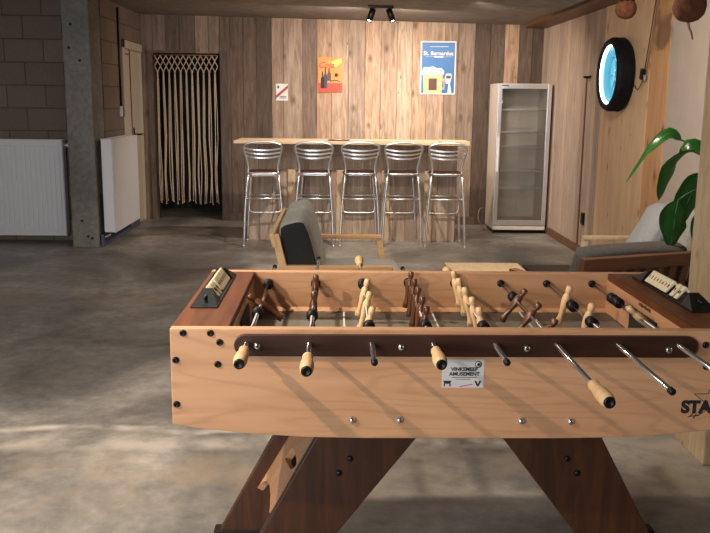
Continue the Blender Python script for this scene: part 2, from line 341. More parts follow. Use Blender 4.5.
    def text(s, body, size, Mx, mi=0, extrude=.0006, align='CENTER', shear=0, bold=0):
        cu = bpy.data.curves.new('t', 'FONT'); cu.body = body; cu.size = size; cu.extrude = extrude; cu.align_x = align; cu.align_y = 'CENTER'; cu.shear = shear
        cu.offset = bold
        ob = bpy.data.objects.new('t', cu); COL.objects.link(ob)
        dg = bpy.context.evaluated_depsgraph_get(); dg.update()
        me = bpy.data.meshes.new_from_object(ob.evaluated_get(dg))
        t = bmesh.new(); t.from_mesh(me)
        bpy.data.objects.remove(ob); bpy.data.curves.remove(cu); bpy.data.meshes.remove(me)
        return s._add(t, Mx, mi, False)
    def leaf(s, pts, width, side, fold=.25, mi=0, prof=None, n=14):
        """blade along a poly-line, side = direction across the blade"""
        P = smooth_path(pts, n); t = bmesh.new(); rows = []; side = Vector(side).normalized()
        for i, p in enumerate(P):
            u = i/(len(P)-1); w = width*(math.sin(math.pi*min(1, u**.75*.97+.03)))**.8 if prof is None else width*prof(u)
            d = (P[min(i+1, len(P)-1)]-P[max(i-1, 0)]).normalized()
            sd = (side-d*side.dot(d)).normalized(); nr = sd.cross(d)
            rows.append([t.verts.new(p+sd*w*q*.5+nr*(abs(q)*w*fold*.5+math.sin(u*17+q*2)*w*.03)) for q in (-1, -.55, 0, .55, 1)])
        for a, b in zip(rows, rows[1:]):
            for j in range(4): t.faces.new((a[j], a[j+1], b[j+1], b[j]))
        top = list(t.faces); r = bmesh.ops.solidify(t, geom=top, thickness=.0012)
        return s._add(t, None, mi, True)
    def build(s, name, mat, parent=None, loc=(0, 0, 0), rot=(0, 0, 0)):
        me = bpy.data.meshes.new(name); s.bm.to_mesh(me); s.bm.free()
        mats = mat if isinstance(mat, (list, tuple)) else [mat]
        for m in mats: me.materials.append(M[m] if isinstance(m, str) else m)
        if any(s.tones):
            a = me.attributes.new('tone', 'FLOAT', 'FACE'); a.data.foreach_set('value', s.tones)
        o = bpy.data.objects.new(name, me); COL.objects.link(o); o.location = loc; o.rotation_euler = rot
        if parent: o.parent = parent
        return o
def smooth_path(pts, n):
    pts = [Vector(p) for p in pts]
    if len(pts) == 2: return [pts[0].lerp(pts[1], i/n) for i in range(n+1)]
    out = []; Q = [pts[0]*2-pts[1]]+pts+[pts[-1]*2-pts[-2]]; k = len(pts)-1
    for i in range(n+1):
        u = i/n*k; j = min(int(u), k-1); f = u-j
        a, b, c, d = Q[j:j+4]
        out.append(.5*((2*b)+(c-a)*f+(2*a-5*b+4*c-d)*f*f+(3*b-a-3*c+d)*f**3))
    return out
def thing(name, label, cat, loc=(0, 0, 0), rz=0, group=None):
    o = bpy.data.objects.new(name, None); COL.objects.link(o); o.location = loc; o.rotation_euler = (0, 0, rz)
    o.empty_display_size = .1
    return tag(o, label, cat, group)
def tag(o, label, cat, group=None):
    o['label'] = label; o['category'] = cat
    if group: o['group'] = group
    return o
def struct(o): o['kind'] = 'structure'; return o
def kids(o): return [c for c in COL.objects if c.parent == o]
def copy_tree(o, parent=None):
    c = o.copy(); COL.objects.link(c)
    if parent: c.parent = parent
    for ch in kids(o): copy_tree(ch, c)
    return c
RX90 = Matrix.Rotation(R(90), 4, 'X')           # local XY -> XZ, facing -Y
def face_minus_y(x, y, z): return Matrix.Translation((x, y, z)) @ RX90

# ------------------------------------------------------------------ the room
XR, XL, XC = 2.49, -2.39, -4.6
def ceil_z(x): return 2.462-.0205*x
def wall_y(x): return 10.8-(x+2.39)*.0717
b = MB(); b.span((XC-.2, -2.2, -.1), (XR+.3, 12.2, 0)); struct(b.build('floor', 'floor'))
b = MB()
t = bmesh.new()
v = [t.verts.new((x, y, ceil_z(x)+dz)) for dz in (0, .15) for (x, y) in ((XC-.2, -2.2), (XR+.3, -2.2), (XR+.3, 12.2), (XC-.2, 12.2))]
for f in ((0, 1, 2, 3), (7, 6, 5, 4), (0, 4, 5, 1), (1, 5, 6, 2), (2, 6, 7, 3), (3, 7, 4, 0)): t.faces.new([v[i] for i in f])
b._add(t); struct(b.build('ceiling', 'ceiling'))
# lower concrete slab zone in front of the bar (its edge shows as a line above the wall)
b = MB(); b.box(((XC+2.2)/2, 3.4, ceil_z((XC+2.2)/2)-.012), (2.2-XC, 11.2, .03), (0, R(1.175), 0)); struct(b.build('trim_1', 'ceiling'))
b = MB(); b.box((2.36, 4.1, ceil_z(2.36)-.02), (.26, 12.4, .05), (0, R(1.175), 0)); struct(b.build('trim_2', 'brownwood'))

# plank wall behind the bar, with the doorway on the left
b = MB(); x = -2.39; rnd = random.Random(11)
OPL, OPR, OPT = -2.24, -1.415, 2.055
widths = []
edges = [-2.39, -2.24]
while edges[-1] < OPR-.25: edges.append(edges[-1]+rnd.uniform(.13, .2))
edges.append(OPR)
meas = [-1.29, -1.13, -.967, -.78, -.635, -.40, -.225, -.045, .16, .36, .55, .75, .93, 1.11, 1.32, 1.48, 1.68, 1.86, 2.03, 2.2, 2.36, 2.49]
edges += meas
tone_for = {-1.415: .35, -1.29: .35, -1.13: .35, -.967: .75, -.78: .15, -.635: .45, -.40: .65, -.225: .85, -.045: .05, .16: .45, .36: .55, .55: .05, .75: .25, .93: .55, 1.11: .05, 1.32: .15, 1.48: .95, 1.68: .75, 1.86: .35, 2.03: .85, 2.2: .35}
for x0, x1 in zip(edges, edges[1:]):
    y = wall_y((x0+x1)/2); jit = rnd.uniform(0, .006); top = ceil_z(x0)
    z0 = OPT if (x0 >= OPL-.001 and x1 <= OPR+.001) else 0
    tone = tone_for.get(round(x0, 3), rnd.choice([.35, .65, .75, .95]))+rnd.uniform(.005, .04)
    b.box(((x0+x1)/2, y+.015-jit, (z0+top)/2), (x1-x0-.004, .03, top-z0), (0, 0, -.0717), 0, 0, tone)
struct(b.build('wall_back', 'planks'))
b = MB()
for xa, xb, za in ((XL-.3, OPL, 0), (OPR, XR+.3, 0), (OPL, OPR, OPT)):
    xm = (xa+xb)/2; b.box((xm, wall_y(xm)+.10, (za+2.7)/2), (xb-xa, .1, 2.7-za), (0, 0, -.0717))
struct(b.build('wall_backing', 'void'))
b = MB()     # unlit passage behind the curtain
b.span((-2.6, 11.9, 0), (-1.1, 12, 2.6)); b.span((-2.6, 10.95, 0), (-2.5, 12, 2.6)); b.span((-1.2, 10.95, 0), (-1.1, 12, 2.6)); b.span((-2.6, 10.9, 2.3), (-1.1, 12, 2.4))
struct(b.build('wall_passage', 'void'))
b = MB()
for xa, xb in ((OPR+.0, 1.75),):
    xm = (xa+xb)/2; b.box((xm, wall_y(xm)-.012, .05), (xb-xa, .018, .1), (0, 0, -.0717), .002, 0, .35)
struct(b.build('baseboard_back', 'planks'))
b = MB(); y = wall_y(OPL)
b.span((-2.30, y-.03, 0), (OPL, y+.1, OPT), 0, 0, .35); b.span((-2.30, y-.03, OPT), (OPR+.0, y+.1, OPT+.03), 0, 0, .35); b.span((OPR, wall_y(OPR)-.03, 0), (OPR+.09, wall_y(OPR)+.1, OPT+.03), 0, 0, .75)
struct(b.build('trim_3', 'planks'))

# right wall: planks, knotty panels, plaster
b = MB(); y = 8.02
while y < 10.47:
    w = rnd.uniform(.10, .19); y1 = min(y+w, 10.5); zt = ceil_z(XR)
    b.span((XR-rnd.uniform(0, .005), y+.002, 0), (XR+.04, y1-.002, zt), 0, 0, rnd.choice([.1, .3, .5, .7, .9])+rnd.uniform(-.04, .04)); y = y1
struct(b.build('wall_right', 'planks_grey'))
b = MB(); b.span((XR-.012, 6.83, 0), (XR+.06, 8.02, ceil_z(XR))); struct(b.build('wall_right_panel', 'ply'))
b = MB(); b.span((XR-.008, 6.46, 0), (XR+.06, 6.828, ceil_z(XR))); struct(b.build('wall_right_strip', 'knotty'))
b = MB(); b.span((XR, -2.1, 0), (XR+.15, 6.46, ceil_z(XR))); b.span((XR+.061, 6.4, 0), (XR+.2, 11, 2.6)); struct(b.build('wall_right_plaster', 'plaster'))
b = MB(); b.span((XR-.02, 8.03, 0), (XR, 9.85, .085), .002); b.span((XR-.027, 6.4, 0), (XR-.012, 8.0, .08), .002); struct(b.build('baseboard_right', 'brownwood'))
# left side
b = MB(); b.span((XC, 9.06, 0), (-2.45, 9.3, 2.7)); struct(b.build('wall_left_front', 'block_y'))
b = MB(); b.span((XL-.2, 9.0, 0), (XL, 9.83, 2.7)); b.span((XL-.2, 9.83, 2.16), (XL, 10.92, 2.7)); struct(b.build('wall_left', 'block_x'))
b = MB(); b.span((XC-.15, -2.1, 0), (XC, 9.3, 2.7)); struct(b.build('wall_left_far', 'plaster'))
b = MB(); b.span((XC-.15, -2.25, 0), (XR+.15, -2.1, 2.7)); struct(b.build('wall_front', 'plaster'))
b = MB(); b.span((-2.66, 8.6, 0), (-2.40, 9.08, 2.52), .012)
for (hx, hz) in ((-2.575, 2.20), (-2.60, 1.98), (-2.50, 1.86), (-2.555, .28), (-2.50, .12), (-2.46, .1)):
    b.lathe([(.013, -.004), (.013, .004)], Matrix.Translation((hx, 8.598, hz)) @ RX90, 10, 1)
struct(b.build('trim_4', ['column', 'void']))
b = MB(); b.span((XL+.004, 8.65, 0), (XL+.03, 10.3, .13), .002); b.span((-2.41, 8.62, 0), (XL+.02, 9.2, .02)); struct(b.build('baseboard_left', 'blueskirt'))
# cream door in the left wall
b = MB(); b.span((XL-.1, 9.84, 0), (XL-.03, 10.9, 2.14))
do = struct(b.build('door_1', 'door'))
b = MB()
b.span((XL-.06, 9.832, 0), (XL+.015, 9.93, 2.15), .004); b.span((XL-.06, 10.80, 0), (XL+.015, 10.88, 2.15), .004); b.span((XL-.06, 9.832, 2.06), (XL+.015, 10.88, 2.15), .004)
b.build('door_frame', 'door', do)
b = MB(); b.span((XL-.035, 10.30, .0), (XL-.02, 10.315, 2.06)); b.span((XL-.035, 9.97, 2.0), (XL-.02, 10.31, 2.012)); b.build('panel_groove', 'brownwood', do)
b = MB(); b.tube([(XL-.03, 10.40, 1.08), (XL+.045, 10.40, 1.08), (XL+.05, 10.41, 1.08), (XL+.05, 10.52, 1.08)], .010); b.box((XL-.025, 10.40, 1.08), (.012, .045, .16), None, .003); b.build('door_handle', 'black', do)

# pillar on the right, close to the football table
b = MB(); b.span((1.555, 3.32, 0), (1.93, 3.62, ceil_z(1.6)), .006); struct(b.build('trim_5', 'osb'))

# conduit with switch on the block wall
t = thing('wall_conduit', 'thin dark cable conduit running down the block wall to a switch beside the door', 'conduit', (XL, 9.66, 1.3))
b = MB(); b.tube([(.014, 0, 1.17), (.014, 0, .12)], .011); b.build('pipe', 'black', t)
b = MB(); b.box((.02, 0, .06), (.04, .08, .12), None, .006); b.build('switch_box', 'steel', t)

# ------------------------------------------------------------------ radiators
def radiator(label, loc, rz, w, h, d, ribs):
    """local: back at y=0 against the wall, front toward -Y, x along width"""
    t = thing('radiator', label, 'radiator', loc, rz, 'radiators on the left walls')
    b = MB()
    if ribs:
        n = int(w/.052)
        b.span((-w/2, -.012, 0), (w/2, 0, h), .004)
        for i in range(n):
            x = -w/2+.03+(w-.06)*(i+.5)/n
            b.prism([(x-.017, .05), (x+.017, .05), (x+.017, h-.06), (x-.017, h-.06)], .014, face_minus_y(0, -.010, 0), 0, (), .006)
    else: b.span((-w/2, -.012, 0), (w/2, 0, h), .005)
    b.build('front_panel', 'white', t, (0, -d+.012, 0))
    for s in (-1, 1):
        b = MB(); b.box((s*(w/2-.006), -d/2-.02, h/2), (.012, d-.04, h-.01), None, .003); b.build('side_panel', 'white', t)
    b = MB(); b.span((-w/2+.01, -.045, .01), (w/2-.01, -.035, h-.01)); b.build('rear_panel', 'white', t)
    b = MB()
    b.span((-w/2, -d+.005, h-.012), (w/2, -d+.02, h)); b.span((-w/2, -.05, h-.012), (w/2, -.035, h))
    n = int(w/.03)
    for i in range(n+1): b.box((-w/2+.01+(w-.02)*i/n, -d/2-.015, h-.006), (.012, d-.05, .006))
    b.build('top_grille', 'white', t)
    for s in (-1, 1):
        b = MB(); b.box((s*(w/2-.2), -.018, h*.6), (.03, .04, h*.5)); b.build('wall_bracket', 'white', t)
    return t
r1 = radiator('white ribbed panel radiator on the block wall left of the concrete column', (-3.49, 9.052, .075), 0, 1.36, 1.0, .14, True)
b = MB(); b.tube([(.66, -.07, .94), (.72, -.07, .94)], .012); b.lathe([(.02, 0), (.022, .01), (.022, .05), (.015, .055)], Matrix.Translation((.70, -.07, .94)) @ Matrix.Rotation(R(90), 4, 'Y')); b.build('valve', 'white', r1)
r2 = radiator('white smooth panel radiator on the side wall between column and cream door', (XL+.006, 9.2, .15), R(90), 1.1, .95, .15, False)
b = MB(); b.tube([(-.50, -.08, 0), (-.50, -.08, -.03), (-.5, -.03, -.05), (-.5, -.004, -.05)], .011); b.build('valve', 'steel', r2); b = MB(); b.tube([(.45, -.08, 0), (.45, -.08, -.10)], .011); b.build('drain_pipe', 'steel', r2)

# ------------------------------------------------------------------ macrame curtain
t = thing('macrame_curtain', 'knotted cream macrame curtain of long strands hanging in the dark doorway', 'curtain', (-1.83, wall_y(-1.83)-.02, 2.03))
b = MB(); b.tube([(-.40, 0, 0), (.40, 0, 0)], .009); b.build('rod', 'brownwood', t)
b = MB(); n = 11
xs = [-.385+.77*i/n for i in range(n+1)]
for r in range(3):
    for i in range(n):
        z0, z1 = -.005-r*.065, -.005-(r+1)*.065
        a, c = xs[i], xs[i+1]
        if r % 2 == 0: b.tube([(a, -.005, z0), ((a+c)/2, -.008, z1)], .0065, 5); b.tube([(c, -.005, z0), ((a+c)/2, -.008, z1)], .0065, 5)
        else: b.tube([((a+c)/2, -.008, z0), (a, -.005, z1)], .0065, 5); b.tube([((a+c)/2, -.008, z0), (c, -.005, z1)], .0065, 5)
b.build('net', 'rope', t)
for i in range(n):
    xm = (xs[i]+xs[i+1])/2; b = MB(); rr = random.Random(i)
    for k in range(3):
        dx = (k-1)*.010; z1 = -1.80+rr.uniform(-.03, .03)
        pts = [(xm+dx*.3, -.008, -.19), (xm+dx, -.008+rr.uniform(-.006, .006), -.45), (xm+dx+rr.uniform(-.012, .012), -.008, -1.0), (xm+dx*1.1+rr.uniform(-.016, .016), -.008, -1.45), (xm+dx+rr.uniform(-.01, .01), -.008, z1)]
        b.tube(smooth_path(pts, 8), .0052, 5)
        b.ball((pts[-1][0], -.008, z1), .009, seg=6)
    b.ball((xm, -.008, -.2), .014, seg=8)
    b.build('strand', 'rope', t)

# ------------------------------------------------------------------ posters
def sheet(label, px, z0, w, h, cat='poster', frame=None, mat='p_white'):
    t = thing('wall_poster', label, cat, (px, wall_y(px)-.010, z0), -.0717)
    return t
t = sheet('orange and red drinks poster with bottles on the plank wall', -.063, 1.6, 0, 0)
b = MB(); b.span((-.15, -.006, 0), (.15, 0, .42), .002, 0)
b.span((-.147, -.0075, .003), (.147, -.006, .115), 0, 1)
b.prism([(-.02, .36), (.13, .41), (.14, .36), (.06, .30)], .001, face_minus_y(0, -.006, 0), 2)
def bottle(b, x, z, w, h, mi, d=.0085):
    b.prism([(x-w, z), (x+w, z), (x+w, z+h*.55), (x+w*.4, z+h*.7), (x+w*.35, z+h), (x-w*.35, z+h), (x-w*.4, z+h*.7), (x-w, z+h*.55)], .001, face_minus_y(0, -d+.001, 0), mi)
bottle(b, -.095, .05, .022, .20, 3); bottle(b, -.06, .05, .024, .25, 4); bottle(b, -.015, .14, .024, .15, 5, .0088)
b.prism([(.0, .14), (.05, .155), (.12, .14), (.12, .132), (.05, .145), (0, .128)], .001, face_minus_y(0, -.0075, 0), 3)
b.lathe([(.022, 0), (.022, .001)], face_minus_y(.075, -.006, .21), 14, 5)
b.build('sheet', ['p_orange', 'p_red', 'p_yellow', 'ink', 'darkwine', 'p_brown'], t)
b = MB(); b.text('Cola', .10, face_minus_y(-.055, -.0072, .325), 0, .0006, shear=.35, bold=.002); b.build('lettering', 'p_red', t)
t = sheet('blue beer poster with white border and white title lettering on the plank wall', 1.24, 1.59, 0, 0)
b = MB(); b.span((-.215, -.006, 0), (.215, 0, .63), .003, 0); b.span((-.198, -.0075, .017), (.198, -.006, .613), 0, 1)
b.prism([(-.17, .017), (.05, .017), (.06, .235), (-.18, .235)], .001, face_minus_y(0, -.0075, 0), 2)
b.prism([(-.11, .05), (-.01, .05), (-.01, .19), (-.11, .19)], .001, face_minus_y(0, -.0085, 0), 3)
b.prism([(-.19, .235), (.07, .235), (.075, .28), (.04, .315), (-.01, .31), (-.06, .335), (-.12, .32), (-.17, .325), (-.195, .28)], .001, face_minus_y(0, -.0086, 0), 0)
b.prism([(.055, .19), (.085, .19), (.085, .06), (.055, .06), (.055, .08), (.07, .09), (.07, .16), (.055, .17)], .001, face_minus_y(0, -.0075, 0), 4)
b.prism([(.10, .13), (.15, .13), (.17, .22), (.16, .25), (.10, .25), (.085, .20)], .001, face_minus_y(0, -.0076, 0), 0)
b.prism([(.12, .017), (.17, .017), (.15, .13), (.13, .13)], .001, face_minus_y(0, -.0076, 0), 0)
b.prism([(.10, .19), (.155, .19), (.16, .225), (.10, .225)], .001, face_minus_y(0, -.0086, 0), 3)
b.build('sheet', ['p_white', 'p_blue', 'p_cream', 'p_brown', 'p_tan'], t)
b = MB(); b.text('St. Bernardus', .066, face_minus_y(0, -.0084, .485), 0, bold=.0016); b.span((-.1, -.0084, .562), (.12, -.0076, .568)); b.span((-.16, -.0084, .445), (.17, -.0076, .448)); b.span((-.05, -.0086, .437), (.06, -.0076, .452))
b.build('lettering', 'p_white', t)
t = sheet('small white notice with a diagonal red band on the plank wall', -.655, 1.495, 0, 0, 'sign')
b = MB(); b.span((-.075, -.005, 0), (.075, 0, .205), .002, 0)
b.prism([(-.075, .025), (-.075, .065), (.075, .19), (.075, .15)], .001, face_minus_y(0, -.005, 0), 1)
b.prism([(-.055, .15), (-.035, .15), (-.035, .18), (-.055, .18)], .001, face_minus_y(0, -.005, 0), 2)
for z in (.03, .05): b.span((-.03, -.0062, z), (.055, -.005, z+.008), 0, 2)
b.build('sheet', ['p_white', 'p_pinkred', 'ink'], t)

# ------------------------------------------------------------------ bar counter
BY = 9.20
t = thing('bar_counter', 'long wooden bar counter with pale top and plank front behind the stools', 'bar counter', (.19, BY, 0), -.016)
b = MB(); b.span((-1.235, -.32, 1.055), (1.215, .34, 1.085), .004); b.span((.92, -.32, 1.086), (1.215, .1, 1.098), .003); b.build('countertop', 'counter', t)
b = MB(); x = -1.14; rnd = random.Random(5)
while x < 1.12:
    w = rnd.uniform(.09, .15); x1 = min(x+w, 1.12)
    b.span((x+.0015, 0, .0), (x1-.0015, .03, 1.055), 0, 0, rnd.choice([.1, .3, .5, .7, .9])+rnd.uniform(-.03, .03)); x = x1
b.build('plank_front', 'planks_grey', t)
b = MB()
for s in (-1.14, 1.10):
    b = MB(); b.span((s, .031, 0), (s+.03, .33, 1.054), 0, 0, .4); b.build('end_panel', 'planks_grey', t)
for x in (-.655, -.13, .36, .82):
    b = MB(); b.box((x, -.02, .385), (.085, .03, .77), None, .003); b.build('post', 'osb', t)
t2 = tag(MB().lathe([(0, 0), (.09, 0), (.12, .012), (.125, .016), (.115, .016), (.088, .006), (0, .006)], None, 24).build('serving_tray', 'alu', None, (.04, BY-.10, 1.086)), 'round metal tray lying on the middle of the bar counter', 'tray')

# ------------------------------------------------------------------ bar stools
def make_stool():
    t = thing('bar_stool', '', 'bar stool', (0, 0, 0), 0, 'aluminium bar stools in front of the bar')
    for s in (-1, 1):
        b = MB(); b.tube(smooth_path([(s*.205, -.235, 0), (s*.188, -.21, .38), (s*.158, -.19, .74)], 8), .0115); b.ball((s*.205, -.235, .012), .0145, seg=8); b.build('leg', 'alu', t)
        b = MB(); b.tube(smooth_path([(s*.195, .17, 0), (s*.172, .16, .38), (s*.14, .14, .745)], 8), .0115); b.ball((s*.195, .17, .012), .0145, seg=8); b.build('leg', 'alu', t)
    b = MB()
    half = [(.158, -.19, .74), (.150, -.188, .82), (.170, -.205, .92), (.190, -.225, .99), (.190, -.236, 1.035), (.168, -.245, 1.06), (.10, -.252, 1.078), (0, -.254, 1.084)]
    pts = half+[(-x, y, z) for x, y, z in half[-2::-1]]
    b.tube(smooth_path(pts, 36), .0115); b.build('back_frame', 'alu', t)
    for z, hw, y in ((.925, .168, -.208), (.965, .180, -.219), (1.005, .188, -.230)):
        b = MB(); P = smooth_path([(-hw, y, z+.012), (-hw*.5, y-.03, z-.002), (0, y-.038, z-.006), (hw*.5, y-.03, z-.002), (hw, y, z+.012)], 12)
        tt = bmesh.new(); rows = []
        for p in P: rows.append([tt.verts.new(p+Vector((0, dy, dz))) for dy, dz in ((-.003, -.008), (.003, -.008), (.003, .008), (-.003, .008))])
        for a, c in zip(rows, rows[1:]):
            for j in range(4): tt.faces.new((a[j], a[(j+1) % 4], c[(j+1) % 4], c[j]))
        tt.faces.new(rows[0]); tt.faces.new(rows[-1]); b._add(tt, None, 0, False); b.build('back_slat', 'alu', t)
    rnd_sq = lambda w, n=28, e=.42: [(w*math.copysign(abs(math.cos(a))**e, math.cos(a)), w*math.copysign(abs(math.sin(a))**e, math.sin(a))) for a in [2*math.pi*i/n for i in range(n)]]
    b = MB(); b.prism(rnd_sq(.172), .022, Matrix.Translation((0, -.01, .752)), 0, (), .006); b.build('seat', 'seatwood', t)
    b = MB(); b.tube([(x, y-.01, .758) for x, y in rnd_sq(.174)], .0095, 8, closed=True); b.span((-.12, -.13, .735), (.12, -.10, .752)); b.span((-.12, .08, .735), (.12, .11, .752)); b.build('seat_rim', 'alu', t)
    b = MB(); b.tube([(-.180, -.202, .50), (.180, -.202, .50)], .0095); b.build('footrest', 'alu', t)
    b = MB(); b.tube([(-.165, .155, .50), (.165, .155, .50)], .0095); b.build('footrest', 'alu', t)
    b = MB(); b.tube(smooth_path([(-.171, .159, .40), (-.165, .15, .335), (-.13, .14, .315), (0, .135, .315), (.13, .14, .315), (.165, .15, .335), (.171, .159, .40)], 24), .0095); b.build('footrest', 'alu', t)
    for s in (-1, 1):
        b = MB(); b.tube([(s*.175, -.2, .50), (s*.165, .156, .50)], .008); b.build('stretcher', 'alu', t)
    return t
SL = ['leftmost aluminium bar stool with slatted back at the left end of the bar', 'second aluminium bar stool from the left at the bar',
      'middle one of the five aluminium bar stools at the bar', 'second aluminium bar stool from the right at the bar', 'rightmost aluminium bar stool at the bar end nearest the fridge']
st = make_stool()
for i, (x, y, a) in enumerate([(-.742, 9.0, .03), (-.205, 9.02, -.05), (.262, 9.03, .0), (.698, 9.03, .03), (1.165, 9.02, -.03)]):
    o = st if i == 0 else copy_tree(st)
    o.location = (x, y-.21+.2, 0); o.location.y -= .02; o.rotation_euler = (0, 0, a); o['label'] = SL[i]
    for c in kids(o): pass

# ------------------------------------------------------------------ glass door fridge
t = thing('display_fridge', 'tall white display fridge with glass door and empty shelves at the back wall', 'fridge', (2.145, 9.78, 0), 0)
FW, FD, FH = .305, .50, 1.715
b = MB(); b.span((-FW, .03, .05), (-FW+.035, FD, FH)); b.span((FW-.035, .03, .05), (FW, FD, FH)); b.span((-FW+.035, .03, FH-.05), (FW-.035, FD, FH)); b.span((-FW+.035, FD-.03, .14), (FW-.035, FD, FH-.05)); b.span((-FW+.035, .03, .05), (FW-.035, FD, .14))
b.build('cabinet', 'offwhite', t)
b = MB(); b.span((-FW+.02, .06, 0), (FW-.02, FD-.03, .05)); b.build('plinth', 'black', t)
d = MB()
for a, c in (((-FW, -.02, .10), (-FW+.045, .028, FH-.005)), ((FW-.045, -.02, .10), (FW, .028, FH-.005)), ((-FW+.045, -.02, FH-.06), (FW-.045, .028, FH-.005)), ((-FW+.045, -.02, .10), (FW-.045, .028, .16))): d.span(a, c, .003)
door = d.build('door', 'alu', t)
b = MB(); b.span((-FW+.04, -.004, .15), (FW-.04, .004, FH-.05)); b.build('glass_pane', 'glass', door)
b = MB(); b.box((-FW+.022, -.026, .92), (.02, .014, .4), None, .004); b.build('handle', 'white', door)
b = MB(); b.span((-FW, -.01, .045), (FW, .03, .095), .004); b.build('grille', 'offwhite', t)
b = MB(); b.span((-FW+.04, -.0215, FH-.03), (-FW+.12, -.0195, FH-.018)); b.build('badge', 'blueskirt', door)
for z in (1.42, 1.165, 1.0, .72, .52):
    b = MB()
    for k in range(9): b.tube([(-FW+.04, .07+k*.045, z), (FW-.04, .07+k*.045, z)], .003, 5)
    for k in range(2): b.tube([(-FW+.04+k*(2*FW-.08), .07, z), (-FW+.04+k*(2*FW-.08), .43, z)], .003, 5)
    b.tube([(-FW+.04, .06, z), (FW-.04, .06, z)], .006, 6); b.build('shelf', 'white', t)
tag(MB().tube(smooth_path([(1.80, 10.2, .25), (1.74, 10.12, .24), (1.72, 10.08, .14), (1.76, 10.0, .03), (1.80, 10.05, .006), (1.81, 10.2, .006)], 20), .006, 6).build('power_cable', 'palecord'), 'looped pale power cable hanging at the left side of the fridge', 'cable')

# ------------------------------------------------------------------ ceiling spotlight with two heads
t = thing('ceiling_spotlight', 'black ceiling spotlight bar with two lit tilted heads above the bar', 'spotlight', (.445, 8.72, ceil_z(.445)-.027))
b = MB(); b.box((0, 0, -.012), (.25, .06, .03), None, .004); b.build('base_plate', 'black', t)
for s in (-1, 1):
    b = MB(); dirn = Vector((s*.36, -.22, -1)).normalized(); p0 = Vector((s*.075, 0, -.03)); q = dirn.to_track_quat('Z', 'Y').to_matrix().to_4x4()
    b.tube([(s*.075, 0, -.01), p0+dirn*.02], .01)
    b.lathe([(0, 0), (.028, 0), (.031, .004), (.031, .126), (.027, .126), (.025, .10), (0, .10)], Matrix.Translation(p0+dirn*.005) @ q, 20)
    h = b.build('lamp_head', 'black', t)
    b = MB(); b.lathe([(0, .1), (.024, .1), (.020, .118), (0, .121)], Matrix.Translation(p0+dirn*.005) @ q, 16); b.build('bulb', 'bulb', h)

# ------------------------------------------------------------------ lit wheel on the right wall
t = thing('wheel_lamp', 'black tyre wheel lamp with glowing cyan light ring on the plywood wall', 'lamp', (XR-.013, 7.42, 1.742), 0).scale = (1, .96, .96)
t = bpy.data.objects['wheel_lamp']
RY = Matrix.Rotation(R(-90), 4, 'Y')   # lathe z -> -X
b = MB(); b.lathe([(.24, 0), (.29, 0), (.312, .02), (.318, .05), (.318, .12), (.306, .15), (.285, .158), (.262, .15), (.258, .13), (.258, .02), (.24, 0)], RY, 48)
for k in range(72):
    a = 2*math.pi*k/72
    for zz in (.05, .105):
        b.box((-zz, .317*math.cos(a), .317*math.sin(a)), (.035, .012, .008), (a, 0, 0))
b.build('tyre', 'rubber', t)
b = MB(); b.lathe([(.235, .03), (.2575, .03), (.2575, .113), (.252, .113), (.243, .05), (.235, .05)], RY, 48); b.build('rim', 'rimteal', t)
b = MB(); b.lathe([(.249, .114), (.249, .136), (.257, .136), (.257, .114), (.249, .114)], RY, 48); b.build('light_ring', 'led', t)
b = MB(); b.lathe([(0, .03), (.245, .03), (.245, .036), (0, .036)], RY, 48)
b.build('wheel_disc', 'rimpale', t)
for k in range(9):
    a = 2*math.pi*k/9; b = MB()
    b.tube([(-.05, .035*math.cos(a), .035*math.sin(a)), (-.055, .14*math.cos(a+.12), .14*math.sin(a+.12)), (-.045, .24*math.cos(a), .24*math.sin(a))], [.012, .009, .012], 6); b.build('spoke', 'rimteal', t)
b = MB(); b.lathe([(0, .036), (.05, .036), (.045, .075), (.02, .085), (0, .085)], RY, 20); b.build('hub', 'rimteal', t)
t = thing('power_cord', 'dark power cord with inline plug running from the ceiling to the wheel lamp', 'cord', (XR-.02, 6.9, 1.7))
b = MB(); b.tube([(-.01, -.19, .73), (-.012, -.02, .06)], .004, 6); b.tube(smooth_path([(-.012, -.01, .0), (-.012, .07, -.07), (-.012, .13, -.085), (-.012, .195, -.05)], 14), .004, 6); b.build('wire', 'cord', t)
b = MB(); b.tube([(-.008, -.24, .73), (-.010, -.05, .03)], .004, 6); b.build('wire', 'palecord', t)
b = MB(); b.box((-.02, -.0, .03), (.03, .05, .085), (R(15), 0, 0), .006); b.box((-.016, -.045, .0), (.02, .035, .05), None, .004, 1); b.build('plug', ['black', 'steel'], t)
# small things on the plank wall
tag(MB().box((0, 0, 0), (.02, .07, .12), None, .005).box((-.012, 0, 0), (.006, .05, .09), None, .002).build('wall_outlet', 'black', None, (XR-.016, 8.37, .37)), 'black wall outlet low on the plank wall beside the plywood panel', 'outlet')
tag(MB().box((0, 0, 0), (.02, .20, .02), None, .004).box((-.03, -.06, -.004), (.05, .03, .02), None, .004).build('wall_bracket', 'black', None, (XR-.016, 8.50, 1.755)), 'short dark metal latch on the plank wall left of the wheel lamp', 'bracket')
tag(MB().span((0, 0, 0), (.012, .018, 1.66), .002).build('door_edge_strip', 'brownwood', None, (XR-.018, 8.52, .09)), 'thin dark vertical edge strip on the right plank wall below the latch', 'trim strip')

